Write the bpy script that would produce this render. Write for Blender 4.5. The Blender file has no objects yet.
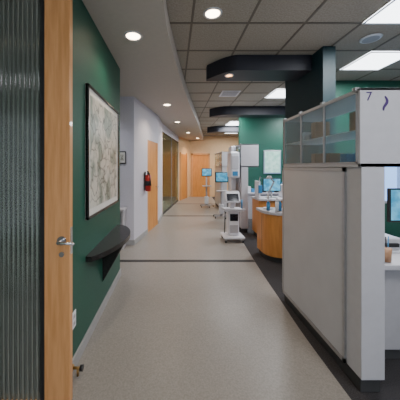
import bpy, bmesh, math, random
from mathutils import Vector, Matrix
random.seed(4)
sc = bpy.context.scene

# ---------------------------------------------------------------- materials
def mat(name, col, rough=0.5, metal=0.0, var=0.0, scale=8.0, bump=0.0, stretch=(1,1,1), col2=None,
        emit=None, estr=0.0, trans=0.0, ior=1.45, detail=4.0, contrast=(0.35,0.65), coat=0.0, alpha=1.0):
    m = bpy.data.materials.new(name); m.use_nodes = True
    nt = m.node_tree; b = nt.nodes["Principled BSDF"]
    b.inputs["Base Color"].default_value = (*col, 1)
    b.inputs["Roughness"].default_value = rough
    b.inputs["Metallic"].default_value = metal
    b.inputs["Transmission Weight"].default_value = trans
    b.inputs["IOR"].default_value = ior
    b.inputs["Coat Weight"].default_value = coat
    b.inputs["Alpha"].default_value = alpha
    if emit:
        b.inputs["Emission Color"].default_value = (*emit, 1)
        b.inputs["Emission Strength"].default_value = estr
    tc = nt.nodes.new("ShaderNodeTexCoord"); mp = nt.nodes.new("ShaderNodeMapping")
    mp.inputs["Scale"].default_value = stretch
    nt.links.new(tc.outputs["Object"], mp.inputs[0])
    n = nt.nodes.new("ShaderNodeTexNoise"); n.inputs["Scale"].default_value = scale
    n.inputs["Detail"].default_value = detail
    nt.links.new(mp.outputs[0], n.inputs["Vector"])
    if var > 0 or col2:
        r = nt.nodes.new("ShaderNodeValToRGB")
        r.color_ramp.elements[0].position = contrast[0]; r.color_ramp.elements[1].position = contrast[1]
        c2 = col2 if col2 else tuple(c*(1-var) for c in col)
        r.color_ramp.elements[0].color = (*c2, 1); r.color_ramp.elements[1].color = (*col, 1)
        nt.links.new(n.outputs["Fac"], r.inputs[0]); nt.links.new(r.outputs[0], b.inputs["Base Color"])
    if bump > 0:
        bp = nt.nodes.new("ShaderNodeBump"); bp.inputs["Strength"].default_value = bump
        bp.inputs["Distance"].default_value = 0.01
        nt.links.new(n.outputs["Fac"], bp.inputs["Height"]); nt.links.new(bp.outputs[0], b.inputs["Normal"])
    return m

M = {}
M['green'] = mat("green_paint", (0.012,0.085,0.056), 0.5, var=0.12, scale=60, bump=0.04)
M['teal'] = mat("teal_paint", (0.008,0.036,0.045), 0.5, var=0.1, scale=40)
M['mint'] = mat("mint_paint", (0.50,0.62,0.50), 0.6, var=0.05)
M['white'] = mat("white_paint", (0.62,0.61,0.68), 0.6, var=0.04, scale=30, bump=0.02)
M['soffit'] = mat("soffit_paint", (0.54,0.50,0.45), 0.6, var=0.04, scale=20)
M['cream'] = mat("cream_paint", (0.80,0.54,0.30), 0.6, var=0.05)
M['floor'] = mat("vinyl_floor", (0.315,0.295,0.27), 0.36, col2=(0.225,0.21,0.19), scale=85, bump=0.006, detail=8, contrast=(0.28,0.72))
M['carpet'] = mat("dark_carpet", (0.05,0.047,0.05), 0.95, var=0.5, scale=120, bump=0.3)
M['tile'] = mat("ceiling_tile", (0.44,0.40,0.335), 0.9, col2=(0.34,0.305,0.25), scale=60, bump=0.1, detail=8)
M['grid'] = mat("ceiling_grid_paint", (0.17,0.15,0.12), 0.6, var=0.05)
M['beam'] = mat("charcoal_beam", (0.018,0.02,0.03), 0.5, var=0.1)
M['wood'] = mat("maple_wood", (0.68,0.34,0.14), 0.38, col2=(0.56,0.26,0.09), scale=5, stretch=(9,9,0.7), bump=0.02, coat=0.2, detail=6)
M['wood_far'] = mat("amber_wood", (0.66,0.29,0.075), 0.4, col2=(0.55,0.22,0.05), scale=5, stretch=(5,5,0.6))
M['alu'] = mat("brushed_aluminium", (0.5,0.5,0.51), 0.3, metal=0.8, var=0.08, scale=30)
M['chrome'] = mat("chrome", (0.7,0.7,0.72), 0.12, metal=1.0)
M['lam'] = mat("grey_laminate", (0.42,0.41,0.43), 0.4, var=0.04, scale=20)
M['lam2'] = mat("light_laminate", (0.52,0.51,0.54), 0.4, var=0.04, scale=20)
M['board'] = mat("white_panel", (0.52,0.52,0.55), 0.3, var=0.06, scale=4)
M['black'] = mat("black_plastic", (0.015,0.015,0.017), 0.4, var=0.2)
M['darkshelf'] = mat("dark_granite", (0.03,0.028,0.028), 0.22, col2=(0.01,0.01,0.01), scale=90)
M['base'] = mat("rubber_base", (0.36,0.36,0.36), 0.5, var=0.08)
M['darkbase'] = mat("dark_kick", (0.05,0.05,0.052), 0.5, var=0.1)
M['strip'] = mat("dark_inlay", (0.035,0.033,0.035), 0.5, var=0.3, scale=40)
M['red'] = mat("red_enamel", (0.45,0.02,0.015), 0.3, var=0.1)
M['plastic'] = mat("white_plastic", (0.74,0.75,0.80), 0.3, var=0.04)
M['bluepl'] = mat("blue_plastic", (0.05,0.25,0.5), 0.35, var=0.1)
M['frost'] = mat("frosted_glass", (0.84,0.96,0.98), 0.12, trans=0.94, ior=1.10, var=0.05, scale=3)
M['gloss_door'] = mat("tinted_glass", (0.13,0.155,0.135), 0.10, trans=0.55, var=0.1)
M['glass'] = mat("clear_green_glass", (0.78,0.92,0.84), 0.03, trans=1.0, ior=1.08)
M['winglass'] = mat("window_glass", (0.9,0.95,1.0), 0.02, trans=1.0, ior=1.1)
M['lamp'] = mat("lamp_lens", (1,0.9,0.75), 0.4, emit=(1,0.80,0.55), estr=16)
M['lampo'] = mat("amber_lens", (1,0.6,0.3), 0.4, emit=(1,0.45,0.15), estr=8)
M['troff'] = mat("troffer_lens", (1,1,1), 0.4, emit=(0.9,0.96,1), estr=6)
M['screen'] = mat("screen_image", (0.02,0.1,0.2), 0.3, emit=(0.05,0.35,0.6), estr=0.8, col2=(0.2,0.5,0.6), scale=12)
M['dkscreen'] = mat("screen_dark", (0.01,0.012,0.02), 0.15, var=0.2)
M['mark'] = mat("violet_ink", (0.06,0.025,0.14), 0.5, var=0.1)
M['brass'] = mat("brass", (0.5,0.32,0.12), 0.3, metal=1.0)
M['tan'] = mat("tan_plastic", (0.4,0.22,0.12), 0.5, var=0.1)

def art_mat():
    m = bpy.data.materials.new("map_print"); m.use_nodes = True
    nt = m.node_tree; b = nt.nodes["Principled BSDF"]; b.inputs["Roughness"].default_value = 0.3
    tc = nt.nodes.new("ShaderNodeTexCoord")
    v = nt.nodes.new("ShaderNodeTexVoronoi"); v.feature='DISTANCE_TO_EDGE'; v.inputs["Scale"].default_value = 9
    nz = nt.nodes.new("ShaderNodeTexNoise"); nz.inputs["Scale"].default_value = 5; nz.inputs["Detail"].default_value=8
    mx = nt.nodes.new("ShaderNodeMix"); mx.data_type='VECTOR'; mx.inputs[0].default_value=0.25
    nt.links.new(tc.outputs["Object"], nz.inputs["Vector"])
    nt.links.new(tc.outputs["Object"], mx.inputs[4]); nt.links.new(nz.outputs["Color"], mx.inputs[5])
    nt.links.new(mx.outputs[1], v.inputs["Vector"])
    r = nt.nodes.new("ShaderNodeValToRGB")
    r.color_ramp.elements[0].position=0.0; r.color_ramp.elements[0].color=(0.12,0.13,0.11,1)
    r.color_ramp.elements[1].position=0.07; r.color_ramp.elements[1].color=(0.56,0.55,0.49,1)
    nt.links.new(v.outputs["Distance"], r.inputs[0])
    r2 = nt.nodes.new("ShaderNodeValToRGB")
    r2.color_ramp.elements[0].position=0.42; r2.color_ramp.elements[0].color=(0.42,0.52,0.50,1)
    r2.color_ramp.elements[1].position=0.54; r2.color_ramp.elements[1].color=(1,1,1,1)
    nt.links.new(nz.outputs["Fac"], r2.inputs[0])
    mu = nt.nodes.new("ShaderNodeMix"); mu.data_type='RGBA'; mu.blend_type='MULTIPLY'; mu.inputs[0].default_value=1
    nt.links.new(r.outputs[0], mu.inputs[6]); nt.links.new(r2.outputs[0], mu.inputs[7])
    nt.links.new(mu.outputs[2], b.inputs["Base Color"])
    return m
M['map'] = art_mat()
M['mat'] = mat("mount_card", (0.68,0.67,0.63), 0.6, var=0.03)

# ---------------------------------------------------------------- builder
class B:
    def __init__(s): s.bm = bmesh.new(); s.mats = []; s.T = Matrix.Identity(4)
    def mi(s, k):
        if k not in s.mats: s.mats.append(k)
        return s.mats.index(k)
    def _fin(s, verts, k, smooth=False):
        i = s.mi(k); fs=set()
        for v in verts:
            v.co = s.T @ v.co
            for f in v.link_faces: fs.add(f)
        for f in fs: f.material_index = i; f.smooth = smooth
    def box(s, x0,x1,y0,y1,z0,z1,k, bev=0.0, rot=None):
        r = bmesh.ops.create_cube(s.bm, size=1)
        vs = r['verts']
        for v in vs:
            v.co = Vector((x0+(v.co.x+.5)*(x1-x0), y0+(v.co.y+.5)*(y1-y0), z0+(v.co.z+.5)*(z1-z0)))
        if rot:
            c = Vector(((x0+x1)/2,(y0+y1)/2,(z0+z1)/2)); R = Matrix.Translation(c)@rot.to_4x4()@Matrix.Translation(-c)
            for v in vs: v.co = R @ v.co
        if bev>0:
            es = list({e for v in vs for e in v.link_edges})
            rr = bmesh.ops.bevel(s.bm, geom=es, offset=bev, segments=2, affect='EDGES', profile=0.5)
            vs = list({v for f in rr['faces'] for v in f.verts})
            seen=set(vs); st=list(vs)
            while st:
                v=st.pop()
                for e in v.link_edges:
                    o=e.other_vert(v)
                    if o not in seen: seen.add(o); st.append(o)
            vs=list(seen)
        s._fin(vs,k); return s
    def cyl(s, p0,p1,r,k, r2=None, seg=20):
        p0=Vector(p0); p1=Vector(p1); d=p1-p0
        rr = bmesh.ops.create_cone(s.bm, cap_ends=True, segments=seg, radius1=r, radius2=r if r2 is None else r2, depth=d.length)
        q = Vector((0,0,1)).rotation_difference(d.normalized()).to_matrix().to_4x4()
        Mx = Matrix.Translation((p0+p1)/2)@q
        for v in rr['verts']: v.co = Mx@v.co
        s._fin(rr['verts'],k,False)
        for v in rr['verts']:
            for f in v.link_faces:
                if len(f.verts)==4: f.smooth=True
        return s
    def sph(s, c, r, k, sc=(1,1,1)):
        rr = bmesh.ops.create_uvsphere(s.bm, u_segments=18, v_segments=12, radius=r)
        for v in rr['verts']: v.co = Vector((v.co.x*sc[0],v.co.y*sc[1],v.co.z*sc[2]))+Vector(c)
        s._fin(rr['verts'],k,True); return s
    def prism(s, pts, z0,z1,k):
        lo=[s.bm.verts.new((x,y,z0)) for x,y in pts]; hi=[s.bm.verts.new((x,y,z1)) for x,y in pts]
        n=len(pts)
        s.bm.faces.new(lo[::-1]); s.bm.faces.new(hi)
        for i in range(n):
            s.bm.faces.new((lo[i],lo[(i+1)%n],hi[(i+1)%n],hi[i]))
        s._fin(lo+hi,k); return s
    def mesh(s, verts, faces, k, smooth=False):
        vs=[s.bm.verts.new(v) for v in verts]
        for f in faces: s.bm.faces.new([vs[i] for i in f])
        s._fin(vs,k,smooth); return s
    def done(s, name, parent=None):
        bmesh.ops.recalc_face_normals(s.bm, faces=s.bm.faces[:])
        me = bpy.data.meshes.new(name); s.bm.to_mesh(me); s.bm.free()
        for k in s.mats: me.materials.append(M[k])
        o = bpy.data.objects.new(name, me); sc.collection.objects.link(o)
        if parent: o.parent = parent
        return o
def wallseg(b, p0, p1, th, z0, z1, k):
    d=(Vector(p1)-Vector(p0)).normalized(); n=Vector((-d.y,d.x))*th
    b.prism([p0,p1,(p1[0]+n.x,p1[1]+n.y),(p0[0]+n.x,p0[1]+n.y)],z0,z1,k)
def spline(pts, n=10):
    out=[]
    P=[pts[0]]+pts+[pts[-1]]
    for i in range(1,len(P)-2):
        a,b,c,d=[Vector(p) for p in P[i-1:i+3]]
        for j in range(n):
            t=j/n
            q=0.5*((2*b)+(-a+c)*t+(2*a-5*b+4*c-d)*t*t+(-a+3*b-3*c+d)*t**3)
            out.append((q.x,q.y))
    out.append(tuple(pts[-1])); return out

CEIL=3.05; SOF=2.85
# ---------------------------------------------------------------- room shell
b=B(); b.box(-2.75,5.1,-2.6,12.4,-0.12,0,'carpet'); b.done("floor")
right=spline([(1.13,-2.5),(1.14,1.5),(1.2,2.75),(1.28,3.8),(1.45,5.5),(1.65,7.35),(1.75,9.7),(1.9,12.2)])
b=B(); b.prism([(-2.6,-2.5)]+right+[(-2.6,12.2)],0.0005,0.004,'floor'); b.done("floor_vinyl")
def redge(y):
    for (x0,y0),(x1,y1) in zip(right,right[1:]):
        if y0<=y<=y1: return x0+(x1-x0)*(y-y0)/(y1-y0)
    return 1.7
for i,(y,x0) in enumerate([(3.78,-0.9),(7.3,-0.36),(9.7,0.0)]):
    b=B(); b.box(x0,redge(y),y,y+0.085,0.0042,0.006,'strip'); b.done("trim_%d"%(i+1))
b=B(); b.box(-2.75,5.1,-2.6,12.4,CEIL,CEIL+0.1,'tile'); b.done("ceiling")
b=B()
for i in range(0,10):
    x=-0.42+0.61*i; b.box(x-.012,x+.012,-2.5,12.2,CEIL-.006,CEIL+0.002,'grid')
for j in range(0,25):
    y=-2.3+0.61*j; b.box(-0.6,5,y-.012,y+.012,CEIL-.0065,CEIL+0.0015,'grid')
b.done("ceiling_grid")
edge=spline([(-.22,-2.5),(-.17,0.3),(-.09,1.94),(-.02,2.77),(.28,4.84),(.75,7.5),(1.15,10),(1.5,12.2)])
b=B(); b.prism([(-2.65,-2.5)]+edge+[(-2.65,12.2)],SOF,CEIL-0.001,'soffit'); b.done("ceiling_soffit")

b=B(); b.box(-.865,-.745,1.62,3.31,0,SOF,'green'); b.box(-2.65,-.865,1.62,1.74,0,SOF,'green'); b.done("wall_left")
b=B(); b.box(-.745,-.73,1.62,3.31,0.004,0.10,'base',bev=0.003); b.box(-.865,-.73,3.31,3.32,.004,.10,'base'); b.done("baseboard_left")
b=B(); b.box(-2.65,-.767,4.6,4.72,0,SOF,'white'); b.done("wall_passage")
b=B(); b.box(-2.65,-.767,4.588,4.6,0.004,0.10,'base'); b.done("baseboard_passage")
b=B(); wallseg(b,(-.767,4.6),(-.60,5.42),.12,0,SOF,'white')
wallseg(b,(-.60,5.42),(-.42,6.30),.12,2.12,SOF,'white')
wallseg(b,(-.42,6.30),(-.36,7.4),.12,0,SOF,'white')
wallseg(b,(-.36,7.4),(.2,10.6),.10,2.6,SOF,'white')
wallseg(b,(.2,10.6),(.78,12.1),.10,0,SOF,'cream')
b.done("wall_left_far")
b=B()
wallseg(b,(-.755,4.6),(-.588,5.42),.012,0.004,0.10,'base')
wallseg(b,(-.408,6.30),(-.348,7.4),.012,0.004,0.10,'base'); b.done("baseboard_left_far")
b=B(); b.box(-2.75,-2.65,-2.5,12.2,0,CEIL,'mint'); b.done("wall_outer_left")
b=B(); b.box(-2.65,5,12.1,12.25,0,CEIL,'cream'); b.done("wall_end")
b=B(); b.box(5,5.1,-2.5,12.2,0,CEIL,'white'); b.done("wall_right")
b=B(); wx0,wx1,wz0,wz1=3.3,4.8,.85,2.05
b.box(2.85,wx0,4.3,4.42,0,CEIL,'green'); b.box(wx1,5,4.3,4.42,0,CEIL,'green')
b.box(wx0,wx1,4.3,4.42,0,wz0,'green'); b.box(wx0,wx1,4.3,4.42,wz1,CEIL,'green'); b.done("wall_bay")
M['sky']=mat("daylight_pane",(0.3,0.5,0.8),0.1,emit=(0.28,0.5,1.0),estr=1.6,var=0.2,scale=1.5)
b=B(); b.box(wx0,wx1,4.37,4.38,wz0,wz1,'sky')
for z in (wz0,wz1-.04): b.box(wx0,wx1,4.29,4.36,z,z+.04,'alu')
for x in (wx0,(wx0+wx1)/2,wx1-.04): b.box(x,x+.04,4.29,4.36,wz0,wz1,'alu')
b.done("window_1")
b=B(); b.box(1.98,5,7.25,7.37,0,CEIL,'green'); b.done("wall_bay_far")
b=B(); b.box(-2.65,-1.8,-2.6,-2.5,0,CEIL,'white'); b.box(4.2,5,-2.6,-2.5,0,CEIL,'white'); b.box(-1.8,4.2,-2.6,-2.5,2.6,CEIL,'white'); b.done("wall_back")
b=B(); b.box(-1.8,4.2,-2.56,-2.54,0,2.6,'winglass')  # unseen glazed opening added behind camera to let world light in
for x in (-1.8,0.2,2.2,4.14): b.box(x,x+.06,-2.6,-2.5,0,2.6,'alu')
b.done("added_back_window")
b=B(); b.box(1.9,2.06,3.06,4.1,0,CEIL-.01,'teal'); b.done("wall_fin")
for y0,y1,x0,x1 in ((3.3,3.72,.50,1.895),(6.1,6.45,.95,3.2),(9.0,9.4,1.3,4.5)):
    pts=[]
    n=10
    for i in range(n+1):
        t=i/n; pts.append((x0+.4*t, y1-.08-(y1-.08-y0)*math.sin(t*math.pi/2)))
    pts += [(x1,y0),(x1,y1),(x0,y1)]
    b=B(); b.prism(pts,2.83,CEIL-.008,'beam'); b.done("ceiling_beam")

# ---------------------------------------------------------------- front door with fluted glass
root=bpy.data.objects.new("wooden_door",None); sc.collection.objects.link(root)
b=B(); Y0,Y1=1.5,1.545
b.box(-.812,-.652,Y0,Y1,.012,2.72,'wood',bev=.003)
b.box(-1.75,-1.60,Y0,Y1,.012,2.72,'wood',bev=.003)
b.box(-1.60,-.812,Y0,Y1,.012,.035,'wood',bev=.002); b.box(-1.60,-.812,Y0,Y1,2.6,2.72,'wood',bev=.002)
b.box(-.832,-.810,Y0-.006,Y1+.006,.03,2.6,'black'); b.done("door_frame",root)
b=B(); N=620; vs=[]; fs=[]
for i in range(N+1):
    x=-1.60+.77*i/N; w=.008*abs(math.sin(math.pi*(x)/.030))
    for z in (.03,2.6): vs.append((x,Y0+.014-w,z))
    for z in (.03,2.6): vs.append((x,Y0+.026,z))
for i in range(N):
    a=i*4; c=a+4; fs += [(a,c,c+1,a+1),(a+2,a+3,c+3,c+2)]
b.mesh(vs,fs,'gloss_door',True); b.done("fluted_pane",root)
b=B(); 
b.cyl((-.70,Y0-.008,1.04),(-.70,Y0,1.04),.028,'chrome'); b.cyl((-.70,Y0-.055,1.04),(-.70,Y0,1.04),.010,'chrome')
b.cyl((-.70,Y0-.05,1.04),(-.61,Y0-.05,1.035),.009,'chrome'); b.sph((-.61,Y0-.05,1.035),.009,'chrome')
b.box(-.652,-.650,Y0+.008,Y1-.008,.95,1.12,'chrome'); b.cyl((-.70,Y0-.01,.955),(-.70,Y0,.955),.016,'chrome')
b.done("door_lever",root)
b=B(); b.cyl((-.729,1.72,.06),(-.66,1.72,.06),.009,'brass'); b.cyl((-.672,1.72,.06),(-.652,1.72,.06),.02,'black'); b.cyl((-.7295,1.72,.06),(-.722,1.72,.06),.022,'brass'); b.cyl((-.69,1.72,.004),(-.69,1.72,.06),.008,'brass'); b.done("door_stop")
b=B(); b.box(-.7445,-.738,1.74,1.81,.31,.43,'plastic',bev=.002)
for z in (.345,.395):
    b.box(-.739,-.736,1.758,1.792,z-.015,z+.015,'lam2',bev=.001); b.box(-.7365,-.7355,1.768,1.771,z-.008,z+.008,'black'); b.box(-.7365,-.7355,1.781,1.784,z-.008,z+.008,'black')
b.done("wall_outlet")

# ---------------------------------------------------------------- framed map
b=B(); ya,yb,za,zb=2.01,3.12,1.055,2.205
b.box(-.744,-.728,ya,yb,za,zb,'mat')
b.box(-.728,-.726,ya+.08,yb-.08,za+.08,zb-.08,'map')
for (p,q,r,s_) in ((ya,ya+.022,za,zb),(yb-.022,yb,za,zb)): b.box(-.744,-.716,p,q,r,s_,'darkshelf',bev=.002)
for r in (za,zb-.022): b.box(-.744,-.716,ya,yb,r,r+.022,'darkshelf',bev=.002)
b.done("framed_map")
# ---------------------------------------------------------------- wall console shelf
b=B(); pts=[(-.745,2.02)]
for i in range(0,17):
    t=i/16; y=2.02+1.13*t; x=-.745+.05+.24*math.sin(math.pi*t)**0.7*(0.65+0.35*t)
    pts.append((x,y))
pts.append((-.745,3.15))
b.prism(pts,.70,.745,'darkshelf')
b.mesh([(-.745,2.5,.70),(-.745,2.5,.30),(-.52,2.5,.70),(-.745,2.72,.70),(-.745,2.72,.30),(-.52,2.72,.70)],[(0,1,2),(3,5,4),(0,2,5,3),(1,4,5,2),(0,3,4,1)],'darkshelf')
b.done("console_shelf")

# ---------------------------------------------------------------- passage wall items
b=B(); b.box(-1.06,-.92,4.575,4.588,1.56,1.80,'black',bev=.002); b.box(-1.045,-.935,4.57,4.576,1.58,1.78,'mat'); b.box(-1.02,-.96,4.568,4.571,1.62,1.74,'map'); b.done("small_framed_picture")
b=B(); b.box(-1.4,-.90,4.3,4.585,.70,.74,'lam2',bev=.004); b.box(-1.4,-1.36,4.3,4.585,.004,.70,'lam'); b.box(-.95,-.92,4.32,4.58,.004,.70,'lam'); b.done("side_table")
d=Vector((.167,.82)).normalized()
ctr=Vector((-.767,4.6))+d*.62; nx=Vector((d.y,-d.x))
b=B(); c=ctr+nx*.085
b.box(ctr.x+.012,ctr.x+.03,ctr.y-.04,ctr.y+.04,1.0,1.4,'black')
b.cyl((c.x,c.y,.98),(c.x,c.y,1.30),.062,'red'); b.sph((c.x,c.y,1.30),.062,'red',(1,1,.6)); b.cyl((c.x,c.y,1.32),(c.x,c.y,1.39),.02,'black')
b.box(c.x-.015,c.x+.015,c.y-.09,c.y+.03,1.39,1.41,'black'); b.box(c.x-.012,c.x+.012,c.y-.09,c.y,1.365,1.38,'black')
b.cyl((c.x+.03,c.y-.03,1.37),(c.x+.065,c.y-.06,1.1),.012,'black'); b.cyl((c.x,c.y,1.1),(c.x,c.y,1.2),.0635,'black')
b.done("fire_extinguisher")
root=bpy.data.objects.new("door_1",None); sc.collection.objects.link(root)
b=B(); wallseg(b,(-.60,5.42),(-.583,5.50),.14,0.004,2.12,'wood'); wallseg(b,(-.437,6.22),(-.42,6.30),.14,.004,2.12,'wood')
wallseg(b,(-.59,5.50),(-.447,6.22),.10,.004,2.12,'wood_far')
b.cyl((-.46,6.10,1.0),(-.40,6.09,1.0),.012,'chrome'); b.cyl((-.40,6.09,1.0),(-.42,5.98,1.0),.01,'chrome'); b.done("leaf_and_jambs",root)
root=bpy.data.objects.new("window_3",None); sc.collection.objects.link(root)
b=B(); P0=Vector((-.36,7.4)); P1=Vector((.2,10.6)); dd=(P1-P0)
for i in range(3):
    p=P0+dd*(i/2*.99); q=p+dd.normalized()*.035; wallseg(b,tuple(p),tuple(q),.02,.004,2.6,'alu' if i else 'wood')
wallseg(b,tuple(P0),tuple(P1),.03,.004,.06,'darkbase'); wallseg(b,tuple(P0),tuple(P1),.03,2.56,2.6,'darkshelf'); b.done("frame",root)
b=B(); o=Vector((-.02,0)); wallseg(b,tuple(P0+o),tuple(P1+o),.008,.06,2.55,'glass'); b.done("pane",root)
root=bpy.data.objects.new("door_2",None); sc.collection.objects.link(root)
b=B(); b.box(.95,1.72,12.05,12.095,.004,2.1,'wood_far',bev=.004)
b.box(.87,.95,12.02,12.1,.004,2.18,'wood'); b.box(1.72,1.80,12.02,12.1,.004,2.18,'wood'); b.box(.87,1.80,12.02,12.1,2.1,2.18,'wood')
b.cyl((1.64,12.05,1),(1.64,11.99,1),.012,'chrome'); b.cyl((1.64,11.99,1),(1.53,11.99,1),.01,'chrome'); b.done("leaf_and_jambs",root)
root=bpy.data.objects.new("door_3",None); sc.collection.objects.link(root)
b=B(); wallseg(b,(.29,10.80),(.59,11.57),.02,.004,2.1,'wood_far')
b.T=Matrix.Translation((.03,-.01,0)); wallseg(b,(.26,10.72),(.30,10.80),.04,.004,2.16,'wood'); wallseg(b,(.59,11.57),(.62,11.65),.04,.004,2.16,'wood'); b.done("leaf_and_jambs",root)

# ---------------------------------------------------------------- partition units
def unit(X,Ya,Yb):
    b=B(); H=2.02
    b.box(X+.01,X+.164,Ya,Yb,.10,1.5,'lam2',bev=.004)
    b.box(X+.02,X+.15,Ya+.02,Yb,.006,.10,'darkbase')
    b.box(X-.002,X+.01,Ya+.16,Yb-.02,.13,1.47,'board',bev=.003)
    b.box(X-.006,X+.01,Ya+.14,Yb,.10,.13,'alu'); b.box(X-.006,X+.01,Ya+.14,Yb,1.465,1.495,'lam')
    b.box(X-.006,X+.01,Ya+.14,Ya+.16,.10,1.495,'alu'); b.box(X-.006,X+.01,Yb-.02,Yb,.10,1.495,'alu')
    D=.40
    b.box(X,X+D,Ya,Ya+.02,1.5,H,'lam2',bev=.002); b.box(X,X+D,Yb-.02,Yb,1.5,H,'frost')
    b.box(X,X+D,Ya,Yb,H-.018,H,'lam2',bev=.002); b.box(X,X+D,Ya,Yb,1.5,1.525,'lam2',bev=.002)
    b.box(X+.02,X+D-.02,Ya+.03,Yb-.03,1.745,1.753,'plastic')
    b.box(X+D-.008,X+D,Ya+.02,Yb-.02,1.525,H-.025,'frost')
    L=Yb-Ya; n=3
    for i in range(n+1):
        y=Ya+.02+(L-.06)*i/n; b.box(X-.004,X+.012,y,y+.014,1.525,H-.018,'lam')
    for i in range(n):
        y=Ya+.036+(L-.06)*i/n; b.box(X+.003,X+.007,y,y+(L-.06)/n-.018,1.535,H-.028,'frost')
    b.box(X-.004,X+.012,Ya+.02,Yb-.02,1.525,1.535,'lam'); b.box(X-.004,X+.012,Ya+.02,Yb-.02,H-.028,H-.018,'lam')
    for lev in (1.525,1.753):
        for i in range(9):
            if random.random()<.3: continue
            y=Ya+.09+(L-.2)*i/9; h=random.uniform(.06,.18)
            b.box(X+.12,X+.26,y,y+.07,lev,lev+h,random.choice(['bluepl','plastic','plastic','board','board','plastic','tan']),bev=.004)
    for y in (Ya+.03,Ya+L*.35,Ya+L*.66,Yb-.06): b.box(X-.008,X+.02,y,y+.03,H-.01,H+.014,'alu',bev=.002)
    return b.done("partition_cabinet")
unit(1.22,1.574,2.69)
unit(1.52,5.45,6.7)
unit(1.62,8.1,9.5)
cu=bpy.data.curves.new("number_decal","FONT"); cu.body="7"; cu.size=.085; cu.extrude=.0006
o=bpy.data.objects.new("number_decal",cu); sc.collection.objects.link(o); o.rotation_euler=(math.pi/2,0,0); o.location=(1.257,1.5725,1.935); cu.materials.append(M['mark'])
b=B()
for i in range(14):
    t=i/13; b.sph((1.385+.012*math.sin(t*5),1.572,1.96-.085*t),.006+.004*math.sin(t*3.14),'mark',(1,.2,1))
b.done("ink_doodle")

# ---------------------------------------------------------------- desk at right
b=B(); b.box(1.40,2.6,1.76,2.45,.74,.78,'lam2',bev=.006); b.box(1.40,2.6,1.84,1.87,.10,.74,'lam'); b.box(1.42,2.6,1.87,1.90,.006,.10,'darkbase')
b.box(1.40,2.6,2.42,2.45,.006,.74,'lam'); b.done("desk")
b=B(); b.box(1.66,1.94,2.0,2.22,.781,.80,'plastic',bev=.006); b.box(1.68,1.92,2.02,2.2,.80,.90,'lam2',bev=.01); b.box(1.72,1.88,2.0,2.03,.83,.86,'black'); b.done("label_printer")
b=B(); b.cyl((1.62,1.84,.781),(1.62,1.84,.88),.035,'tan',r2=.04)
for i,k in enumerate(['red','bluepl','black','bluepl']): b.cyl((1.61+.01*i,1.84,.80),(1.58+.03*i,1.84+.01*i,.96),.004,k)
b.done("pen_cup")
b=B(); b.box(2.02,2.52,2.25,2.28,.98,1.30,'black',bev=.006); b.box(2.035,2.505,2.247,2.251,1.0,1.285,'screen'); b.cyl((2.27,2.28,.8),(2.27,2.28,1.1),.02,'black'); b.box(2.15,2.39,2.2,2.36,.781,.795,'black'); b.done("computer_monitor")
b=B(); b.box(1.97,2.3,1.86,2.0,.781,.80,'black',bev=.004)
for r_ in range(4):
    for c_ in range(10): b.box(1.98+.031*c_,2.005+.031*c_,1.87+.03*r_,1.893+.03*r_,.80,.806,'lam')
b.done("keyboard")

# ---------------------------------------------------------------- curved wood cabinet
b=B(); R=.26; x0,x1,ya,yb=1.46,1.87,3.70,4.22
def rc(off,n=10):
    pts=[]
    for i in range(n+1):
        a=math.pi+ (math.pi/2)*i/n
        pts.append((x0+R+ (R+off)*math.cos(a), ya+R+(R+off)*math.sin(a)))
    return pts+[(x1,ya-off),(x1,yb),(x0-off,yb)]
b.prism(rc(-.03),.006,.09,'darkbase'); b.prism(rc(0),.09,.75,'wood_far'); b.prism(rc(.02),.75,.79,'lam2')
b.box(1.745,1.749,ya-.003,ya+.005,.12,.72,'black')
b.box(1.72,1.87,ya-.003,ya+.005,.575,.579,'black'); b.box(1.77,1.84,ya-.02,ya-.012,.65,.66,'alu')
b.box(x0-.003,x0+.005,3.98,3.984,.12,.72,'black')
b.done("reception_cabinet")
b=B(); b.cyl((1.60,4.08,.791),(1.60,4.08,.81),.08,'plastic'); b.cyl((1.60,4.08,.80),(1.60,4.08,1.05),.014,'plastic'); b.cyl((1.60,4.08,1.05),(1.70,4.08,1.25),.014,'plastic')
b.cyl((1.70,4.08,1.25),(1.60,4.03,1.33),.014,'plastic'); b.cyl((1.60,4.03,1.35),(1.60,4.03,1.30),.03,'plastic',r2=.055); b.done("bench_lamp")
for (x,y,h,k) in ((1.54,3.92,.12,'bluepl'),(1.64,3.82,.16,'plastic'),(1.72,3.90,.12,'bluepl'),(1.80,3.80,.2,'plastic')):
    b=B(); b.cyl((x,y,.791),(x,y,.79+h),.028,k); b.cyl((x,y,.79+h),(x,y,.79+h+.03),.028,k,r2=.012); b.cyl((x,y,.82+h),(x,y,.85+h),.012,'plastic'); b.done("dispenser_bottle")
b=B(); b.box(1.75,3.2,4.95,5.45,.80,.84,'lam2',bev=.005); b.box(1.77,3.18,5.0,5.43,.08,.80,'wood_far'); b.box(1.79,3.16,5.03,5.4,.006,.08,'darkbase'); 
for x in (2.1,2.45,2.8): b.box(x,x+.004,4.996,5.0,.1,.78,'black')
b.done("bay_counter")
def monitor(x,y,z,w=.42,h=.28):
    b=B(); b.box(x-w/2,x+w/2,y,y+.03,z+.14,z+.14+h,'black',bev=.006); b.box(x-w/2+.015,x+w/2-.015,y-.003,y+.001,z+.155,z+.125+h,'screen')
    b.cyl((x,y+.035,z+.01),(x,y+.035,z+.25),.016,'alu'); b.box(x-.11,x+.11,y-.04,y+.1,z+.001,z+.014,'alu'); b.done("computer_monitor")
monitor(2.09,5.12,.84,.38); monitor(2.78,5.12,.84,.40)
b=B(); b.box(2.33,2.52,5.1,5.35,.841,1.12,'plastic',bev=.015); b.box(2.35,2.50,5.094,5.1,.92,1.06,'dkscreen'); b.box(2.37,2.48,5.15,5.3,1.12,1.17,'bluepl',bev=.01); b.done("sterilizer")
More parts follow.
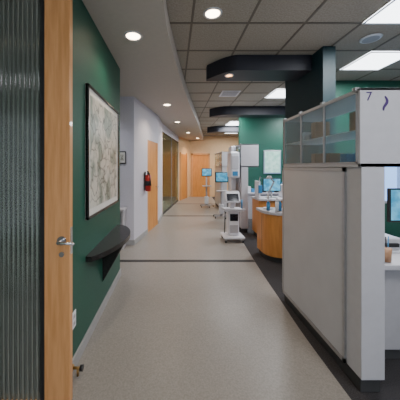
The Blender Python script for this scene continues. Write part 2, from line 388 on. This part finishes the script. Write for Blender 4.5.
b=B(); b.box(1.78,1.82,5.05,5.3,.841,1.2,'plastic',bev=.008); b.cyl((1.80,5.06,1.2),(1.80,5.0,1.3),.012,'chrome'); b.box(1.77,1.85,5.02,5.05,.95,1.12,'bluepl',bev=.005); b.done("wall_dispenser")
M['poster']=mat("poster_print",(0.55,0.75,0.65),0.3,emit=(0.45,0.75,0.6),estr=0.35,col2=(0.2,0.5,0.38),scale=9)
b=B(); b.box(2.70,3.22,7.22,7.25,1.30,2.0,'alu',bev=.004); b.box(2.73,3.19,7.215,7.222,1.33,1.97,'poster'); b.done("wall_poster")
b=B()
b.box(2.1,3.6,6.85,7.24,.72,.76,'lam2'); b.box(2.1,3.6,6.9,7.24,.006,.72,'lam')
for i in range(12):
    x=2.15+.11*i; h=random.uniform(.08,.3); b.box(x,x+.08,6.95,7.1,.76,.76+h,random.choice(['bluepl','plastic','board','green','black']),bev=.005)
b.done("supply_counter")

# ---------------------------------------------------------------- medical cart
def casters(b,cx,cy,w,d):
    for sx in(-1,1):
        for sy in(-1,1):
            x=cx+sx*w; y=cy+sy*d
            b.cyl((x-.012,y,.032),(x+.012,y,.032),.026,'black'); b.box(x-.016,x+.016,y-.012,y+.012,.05,.075,'lam')
def cart(cx,cy):
    b=B()
    casters(b,cx,cy,.17,.17)
    b.box(cx-.21,cx+.21,cy-.2,cy+.2,.075,.125,'plastic',bev=.02)
    b.box(cx-.10,cx+.12,cy-.1,cy+.12,.125,.62,'plastic',bev=.03)
    b.box(cx-.07,cx+.09,cy-.106,cy-.098,.18,.34,'lam'); b.box(cx-.07,cx+.09,cy-.106,cy-.098,.42,.56,'dkscreen')
    b.box(cx-.19,cx+.19,cy-.18,cy+.16,.62,.655,'plastic',bev=.012)
    b.box(cx-.04,cx+.04,cy-.02,cy+.04,.655,.82,'lam2',bev=.01)
    b.box(cx-.15,cx+.15,cy-.035,cy+.035,.77,1.0,'plastic',bev=.02,rot=Matrix.Rotation(-.45,3,'X'))
    b.box(cx-.12,cx+.12,cy-.042,cy-.034,.81,.96,'dkscreen',rot=Matrix.Rotation(-.45,3,'X'))
    for s in(-1,1): b.cyl((cx+s*.2,cy-.18,.66),(cx+s*.2,cy+.1,.66),.012,'lam')
    b.cyl((cx-.2,cy-.18,.66),(cx+.2,cy-.18,.66),.012,'lam')
    b.cyl((cx-.17,cy-.12,.62),(cx-.19,cy-.14,.2),.01,'black'); b.cyl((cx+.16,cy-.12,.68),(cx+.16,cy-.12,.85),.015,'bluepl')
    b.done("medical_cart")
cart(1.19,4.9)
def mstand(cx,cy,z):
    b=B()
    for a in range(5):
        t=a*2*math.pi/5; b.cyl((cx,cy,.08),(cx+.25*math.cos(t),cy+.25*math.sin(t),.07),.018,'lam')
        b.cyl((cx+.25*math.cos(t)-.012,cy+.25*math.sin(t),.032),(cx+.25*math.cos(t)+.012,cy+.25*math.sin(t),.032),.026,'black')
    b.cyl((cx,cy,.06),(cx,cy,z-.05),.03,'lam'); b.box(cx-.16,cx+.16,cy-.2,cy+.05,.78,.81,'lam',bev=.008)
    b.box(cx-.07,cx+.07,cy-.06,cy+.06,.12,.4,'plastic',bev=.02)
    b.box(cx-.19,cx+.19,cy-.07,cy-.03,z-.15,z+.15,'black',bev=.008); b.box(cx-.165,cx+.165,cy-.073,cy-.069,z-.12,z+.13,'screen')
    b.box(cx-.05,cx+.05,cy-.03,cy+.02,z-.05,z+.05,'black'); b.done("monitor_cart")
mstand(1.40,7.1,1.20); mstand(1.22,9.0,1.30)
b=B(); b.box(1.30,1.50,5.62,5.95,.006,.08,'plastic',bev=.02); b.box(1.36,1.48,5.72,5.9,.08,2.0,'plastic',bev=.02)
b.box(1.28,1.50,5.45,5.80,1.25,1.85,'plastic',bev=.04); b.box(1.31,1.47,5.442,5.452,1.45,1.75,'lam2',bev=.004); b.box(1.30,1.50,5.5,5.75,.82,.95,'lam2',bev=.03)
b.box(1.33,1.45,5.444,5.45,1.3,1.4,'bluepl'); b.done("imaging_column")

# ---------------------------------------------------------------- fixtures
def downlight(x,y,z,k='lamp',e=34,col=(1,.82,.63),r=.075):
    b=B(); n=28; vs=[];fs=[]
    for i in range(n):
        a=2*math.pi*i/n; c,s=math.cos(a),math.sin(a)
        vs += [(x+c*(r+.022),y+s*(r+.022),z-.001),(x+c*(r+.018),y+s*(r+.018),z-.009),(x+c*r,y+s*r,z-.009),(x+c*r*.95,y+s*r*.95,z-.002)]
    for i in range(n):
        a=i*4; c=((i+1)%n)*4
        for j in range(3): fs.append((a+j,c+j,c+j+1,a+j+1))
    b.mesh(vs,fs,'plastic',True); b.cyl((x,y,z-.004),(x,y,z-.002),r*.95,k); b.done("recessed_downlight")
    L=bpy.data.lights.new("downlight_lamp","SPOT"); L.energy=e; L.color=col; L.spot_size=math.radians(130); L.spot_blend=.8; L.shadow_soft_size=.06
    o=bpy.data.objects.new("downlight_lamp",L); o.location=(x,y,z-.03); sc.collection.objects.link(o)
downlight(-.42,2.47,SOF); downlight(.39,2.42,CEIL); downlight(.80,3.48,2.83,'lampo',16,(1,.5,.2),r=.045)
downlight(-.45,0.3,SOF,e=14); downlight(-.15,5.2,SOF,e=50); downlight(.1,7.2,SOF,e=55); downlight(.55,9.4,SOF,e=75,col=(1,.74,.46)); downlight(1.1,11.2,SOF,e=100,col=(1,.66,.36)); downlight(.9,0.2,CEIL,e=14)
downlight(-1.4,3.9,SOF,e=35,col=(.9,.9,1))
downlight(-1.2,8.5,SOF,e=180,col=(.85,1,.88))  # unseen lamp added to brighten the mint room behind the glass
def troffer(x0,x1,y0,y1,e):
    b=B(); z=CEIL-.008
    b.box(x0,x1,y0,y1,z-.004,z,'troff')
    for a in (x0,x1-.02): b.box(a,a+.02,y0,y1,z-.010,z,'plastic')
    for a in (y0,y1-.02): b.box(x0,x1,a,a+.02,z-.010,z,'plastic')
    b.done("ceiling_light_panel")
    L=bpy.data.lights.new("panel_lamp","AREA"); L.shape='RECTANGLE'; L.size=x1-x0; L.size_y=y1-y0; L.energy=e*1.5; L.color=(.96,.97,1)
    o=bpy.data.objects.new("panel_lamp",L); o.location=((x0+x1)/2,(y0+y1)/2,z-.03); sc.collection.objects.link(o)
troffer(2.02,2.63,1.97,2.58,32); troffer(2.63,3.24,3.2,3.81,34); troffer(2.02,2.63,4.75,5.36,38); troffer(1.41,2.02,-.47,.75,22)  # last panel, beside the camera, is unseen and added as fill light
troffer(1.9,2.5,8.1,8.9,45); troffer(3.3,3.9,6.1,6.9,35); troffer(.19,.8,-1.7,-1.08,12); troffer(2.3,2.9,9.8,11.0,40); troffer(1.41,1.95,6.6,7.2,25)  # panel behind the camera is also unseen, an added fill
b=B(); b.box(.98,1.36,4.85,5.25,CEIL-.012,CEIL-.007,'plastic')
for i in range(7): b.box(1.01,1.33,4.89+.047*i,4.905+.047*i,CEIL-.018,CEIL-.012,'lam')
b.done("air_vent")
b=B(); b.cyl((2.36,2.88,CEIL-.02),(2.36,2.88,CEIL-.0066),.10,'plastic',r2=.115); b.cyl((2.36,2.88,CEIL-.022),(2.36,2.88,CEIL-.019),.085,'lam'); b.done("ceiling_speaker")

# ---------------------------------------------------------------- world + camera
w=bpy.data.worlds.new("world"); sc.world=w; w.use_nodes=True
w.node_tree.nodes["Background"].inputs[0].default_value=(.88,.93,1,1); w.node_tree.nodes["Background"].inputs[1].default_value=1.7
cam=bpy.data.cameras.new("camera"); cam.lens=21.6; cam.sensor_width=36; cam.shift_x=.065; cam.shift_y=-.0825; cam.clip_start=.05
o=bpy.data.objects.new("camera",cam); o.location=(0,0,1.5); o.rotation_euler=(math.pi/2,0,0); sc.collection.objects.link(o); sc.camera=o
